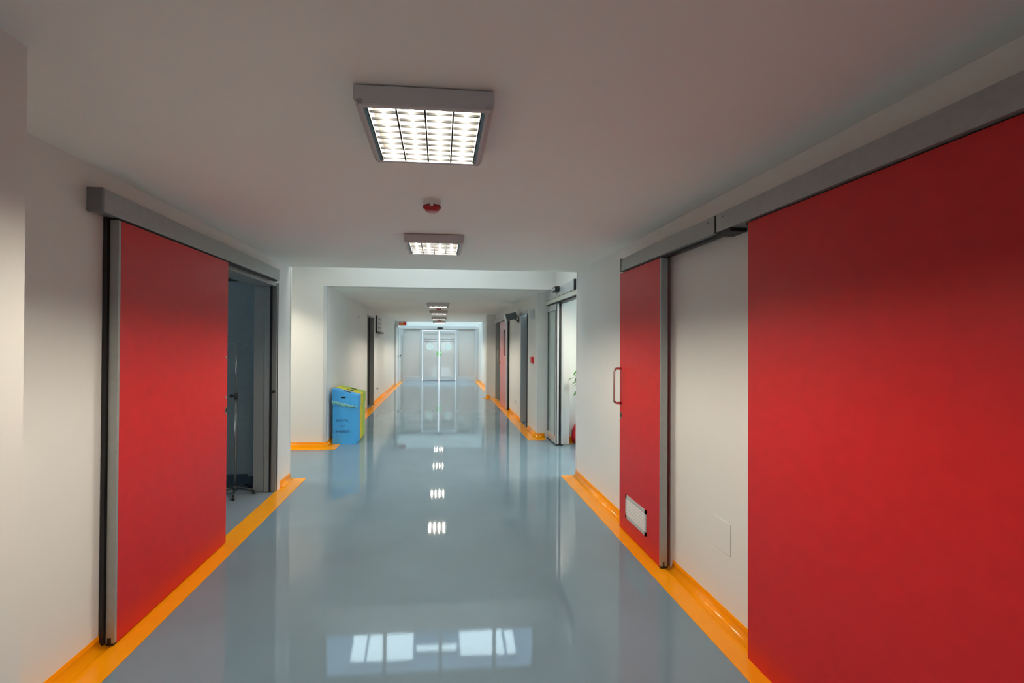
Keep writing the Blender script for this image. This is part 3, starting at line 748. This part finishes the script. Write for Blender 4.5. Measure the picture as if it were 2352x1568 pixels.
# ---- wall fittings
r = empty('wall_sign', (XL, 12.2, 1.95), 'grey department sign on the far left wall beyond the dark doorway', 'sign')
MB().box(XL + 0.001, -1.725, 11.80, 12.66, 1.94, 2.375, 0.004).build('plate', mat('sign_grey', (0.62, 0.60, 0.56), 0.5), r)
MB().box(XL + 0.002, -1.722, 11.76, 11.80, 1.90, 2.38).build('edge', DARK, r)
MB().box(XL + 0.001, -1.66, 11.80, 12.60, 1.885, 1.94, 0.01).build('ledge', mat('sign_brown', (0.22, 0.20, 0.17), 0.5), r)
mk = MB()
for k in range(3):
    z = 2.02 + 0.12 * k
    mk.box(-1.7248, -1.723, 11.95, 12.2, z, z + 0.07).box(-1.7248, -1.723, 12.28, 12.55, z + 0.02, z + 0.05)
mk.build('writing', mat('sign_mark', (0.20, 0.20, 0.20), 0.5), r)

r = empty('exit_sign', (-1.5, 16.9, 2.31), 'small red and white sign hanging at the far left ceiling edge', 'sign')
MB().box(-1.655, -1.34, 16.86, 16.885, 2.315, 2.495, 0.004).build('panel', WHITEP, r)
MB().box(-1.635, -1.36, 16.8575, 16.8595, 2.335, 2.48).build('red_field', SIGNRED, r)
MB().box(-1.63, -1.46, 16.855, 16.857, 2.435, 2.475).build('white_field', WHITEP, r)
MB().box(-1.62, -1.47, 16.855, 16.857, 2.395, 2.42).box(-1.62, -1.41, 16.855, 16.857, 2.35, 2.372).build('orange_lines', SIGNORANGE, r)
MB().box(-1.765, -1.66, 16.83, 16.93, 2.25, 2.494, 0.006).build('bracket_box', WHITEP, r)

r = empty('security_camera', (XR, 9.0, 2.15), 'dark grey box camera on a wall bracket above the far right wall', 'camera')
mb = MB().box(-0.115, 0.115, -0.10, 0.10, -0.07, 0.07, 0.006)
rotm = Matrix.Rotation(math.radians(-14), 4, 'Y')
bmesh.ops.transform(mb.bm, matrix=Matrix.Translation((1.485, 9.0, 2.195)) @ rotm, verts=mb.bm.verts)
mb.build('case', GREYBOX, r)
mb = MB().box(-0.128, -0.115, -0.105, 0.105, -0.075, 0.075, 0.003)
bmesh.ops.transform(mb.bm, matrix=Matrix.Translation((1.485, 9.0, 2.195)) @ rotm, verts=mb.bm.verts)
mb.build('front_bezel', ALU_L, r)
MB().tube([(1.55, 9.0, 2.165), (1.61, 9.0, 2.125), (1.655, 9.0, 2.105)], 0.016, 10).build('arm', GREYBOX, r)
MB().tube([(1.59, 9.0, 2.23), (1.63, 9.0, 2.225), (1.645, 9.0, 2.19), (1.648, 9.0, 2.13)], 0.008, 8).build('cable', DARK, r)
MB().box(1.648, XR - 0.001, 8.95, 9.05, 2.07, 2.15, 0.003).build('wall_plate', GREYBOX, r)

r = empty('call_point', (XR, 7.6, 1.27), 'red fire alarm call point at the far right corner', 'fire alarm')
MB().box(1.622, XR - 0.001, 7.53, 7.64, 1.27, 1.385, 0.004).build('case', SIGNRED, r)
MB().box(1.6205, 1.6215, 7.545, 7.625, 1.295, 1.36).build('push_plate', mat('call_plate', (0.55, 0.01, 0.015), 0.3), r)
r = empty('alarm_sounder', (XR, 7.6, 2.06), 'pale plate fixed high by the far right corner', 'alarm')
MB().box(1.635, XR - 0.001, 7.46, 7.70, 2.065, 2.235, 0.012).build('case', mat('pale_blue_plastic', (0.50, 0.56, 0.60), 0.35), r)
MB().box(1.66, 1.6625, 7.44, 7.72, 2.045, 2.255).build('back_plate', WHITEP, r)
r = empty('wall_switch', (XR, 7.9, 2.1), 'pair of tiny white clips beside the pale plate', 'switch')
MB().box(1.645, XR - 0.001, 7.82, 7.90, 2.135, 2.16).box(1.645, XR - 0.001, 7.86, 7.98, 2.09, 2.115).build('body', WHITEP, r)

def plate(name, x, sx, y0, y1, z0, z1, label, cat, m=WHITEP, th=0.006):
    o = MB().box(x + sx * 0.0005, x + sx * th, y0, y1, z0, z1, 0.0015).build(name, m)
    return tag(o, label, cat)
plate('cover_plate', XR, -1, 2.322, 2.466, 0.392, 0.575, 'blank wall coloured cover plate between the two red doors', 'cover plate', WALL, 0.0045)
r = empty('power_socket', (XR, 9.35, 0.33), 'white socket low on the far right wall', 'socket')
MB().box(XR - 0.012, XR - 0.001, 9.3, 9.42, 0.30, 0.38, 0.002).build('plate', WHITEP, r)
MB().box(XR - 0.013, XR - 0.0121, 9.33, 9.39, 0.325, 0.355).build('outlet', mat('outlet_grey', (0.45, 0.45, 0.44), 0.4), r)
r = empty('power_socket', (XL, 11.95, 0.36), 'white socket with dark plug low on the far left wall', 'socket')
MB().box(XL + 0.001, XL + 0.012, 11.9, 12.02, 0.33, 0.41, 0.002).build('plate', WHITEP, r)
MB().box(XL + 0.012, XL + 0.045, 11.94, 11.98, 0.355, 0.39, 0.003).build('plug', BLACK, r)
r = empty('thermostat', (XL, 9.35, 2.2), 'tiny white sensor high on the far left wall', 'thermostat')
MB().box(XL + 0.001, XL + 0.018, 9.32, 9.40, 2.16, 2.24, 0.003).build('case', WHITEP, r)
MB().box(XL + 0.0181, XL + 0.019, 9.34, 9.38, 2.175, 2.19).build('vent_slot', DARK, r)

# ---- potted plant and red waste bag in the lobby
px_, py_ = 2.46, 6.46
r = empty('potted_plant', (px_, py_, 0), 'green leafy plant seen through the open automatic door', 'plant')
MB().lathe([(0.09, 0.001), (0.12, 0.02), (0.155, 0.26), (0.165, 0.26), (0.165, 0.30), (0.145, 0.30), (0.14, 0.27)], px_, py_, 28).build('pot', TERRA, r)
MB().lathe([(0.02, 0.262), (0.139, 0.262), (0.138, 0.27), (0.02, 0.272)], px_, py_, 24).build('soil', mat('soil', (0.05, 0.03, 0.02), 0.9, noise=(40, 0.3)), r)
st = MB(); lf = MB()
rnd = random.Random(11)
def leafmesh(mb, base, d, ln, wd, droop):
    d = d.normalized(); side = d.cross(Vector((0, 0, 1)))
    if side.length < 0.1: side = Vector((1, 0, 0))
    side.normalize()
    rows = []
    for k in range(7):
        t = k / 6
        w_ = wd * math.sin(math.pi * min(1, t * 0.96 + 0.04)) ** 0.8
        c = base + d * ln * t + Vector((0, 0, -droop * ln * t * t))
        nz = Vector((0, 0, 0.18 * w_))
        rows.append((mb.bm.verts.new(c - side * w_ / 2 + nz), mb.bm.verts.new(c), mb.bm.verts.new(c + side * w_ / 2 + nz)))
    for a, b in zip(rows, rows[1:]):
        for j in range(2):
            f = mb.bm.faces.new((a[j], a[j + 1], b[j + 1], b[j])); f.smooth = True
trunk = [(px_, py_, 0.26), (px_ + 0.02, py_, 0.6), (px_ - 0.01, py_ + 0.01, 0.95), (px_ + 0.01, py_, 1.25)]
st.tube(trunk, 0.014, 8, 0.5)
for k in range(26):
    z = 0.84 + 0.34 * k / 25
    a = k * 2.4 + 2.9
    b = Vector((px_, py_, z - 0.05))
    L_ = rnd.uniform(0.26, 0.38)
    tip = b + Vector((math.cos(a) * L_, math.sin(a) * L_, rnd.uniform(0.03, 0.14)))
    mid = (b + tip) / 2 + Vector((0, 0, 0.03))
    st.tube([b, mid, tip], 0.004, 6, 0.5)
    for j in range(7):
        t = 0.3 + 0.7 * j / 6
        p = b.lerp(tip, t) + Vector((0, 0, 0.03 * math.sin(math.pi * t)))
        aa = a + (-1) ** j * rnd.uniform(0.5, 1.2)
        leafmesh(lf, p, Vector((math.cos(aa), math.sin(aa), rnd.uniform(-0.5, 0.25))), rnd.uniform(0.09, 0.14), rnd.uniform(0.034, 0.05), rnd.uniform(0.2, 0.7))
st.build('stem', BARK, r)
lo = lf.build('foliage', LEAF, r)
md = lo.modifiers.new('thick', 'SOLIDIFY'); md.thickness = 0.0008

bx, by = 2.285, 6.83
r = empty('waste_bag', (bx, by, 0), 'red waste bag on the lobby floor behind the automatic door', 'waste bag')
bm_ = MB(); seg = 40; prof = [(0.05, 0.001), (0.135, 0.02), (0.155, 0.09), (0.15, 0.20), (0.115, 0.30), (0.055, 0.365), (0.024, 0.395)]
rings = []
for rr, z in prof:
    rings.append([bm_.bm.verts.new((bx + (rr * (1 + 0.06 * math.sin(5 * t + z * 9) + 0.035 * math.sin(13 * t))) * math.cos(t) * 1.0, by - 0.06 + (rr * (1 + 0.06 * math.sin(5 * t + z * 9))) * math.sin(t) * 0.85, z)) for t in [2 * math.pi * k / seg for k in range(seg)]])
for a, b in zip(rings, rings[1:]):
    for k in range(seg):
        f = bm_.bm.faces.new((a[k], a[(k + 1) % seg], b[(k + 1) % seg], b[k])); f.smooth = True
bm_.bm.faces.new(rings[0][::-1]); bm_.bm.faces.new(rings[-1])
bm_.build('bag', BAG, r)
MB().lathe([(0.024, 0.39), (0.018, 0.402), (0.05, 0.45), (0.045, 0.455), (0.015, 0.405)], bx, by - 0.06, 16).build('knot', BAG, r)
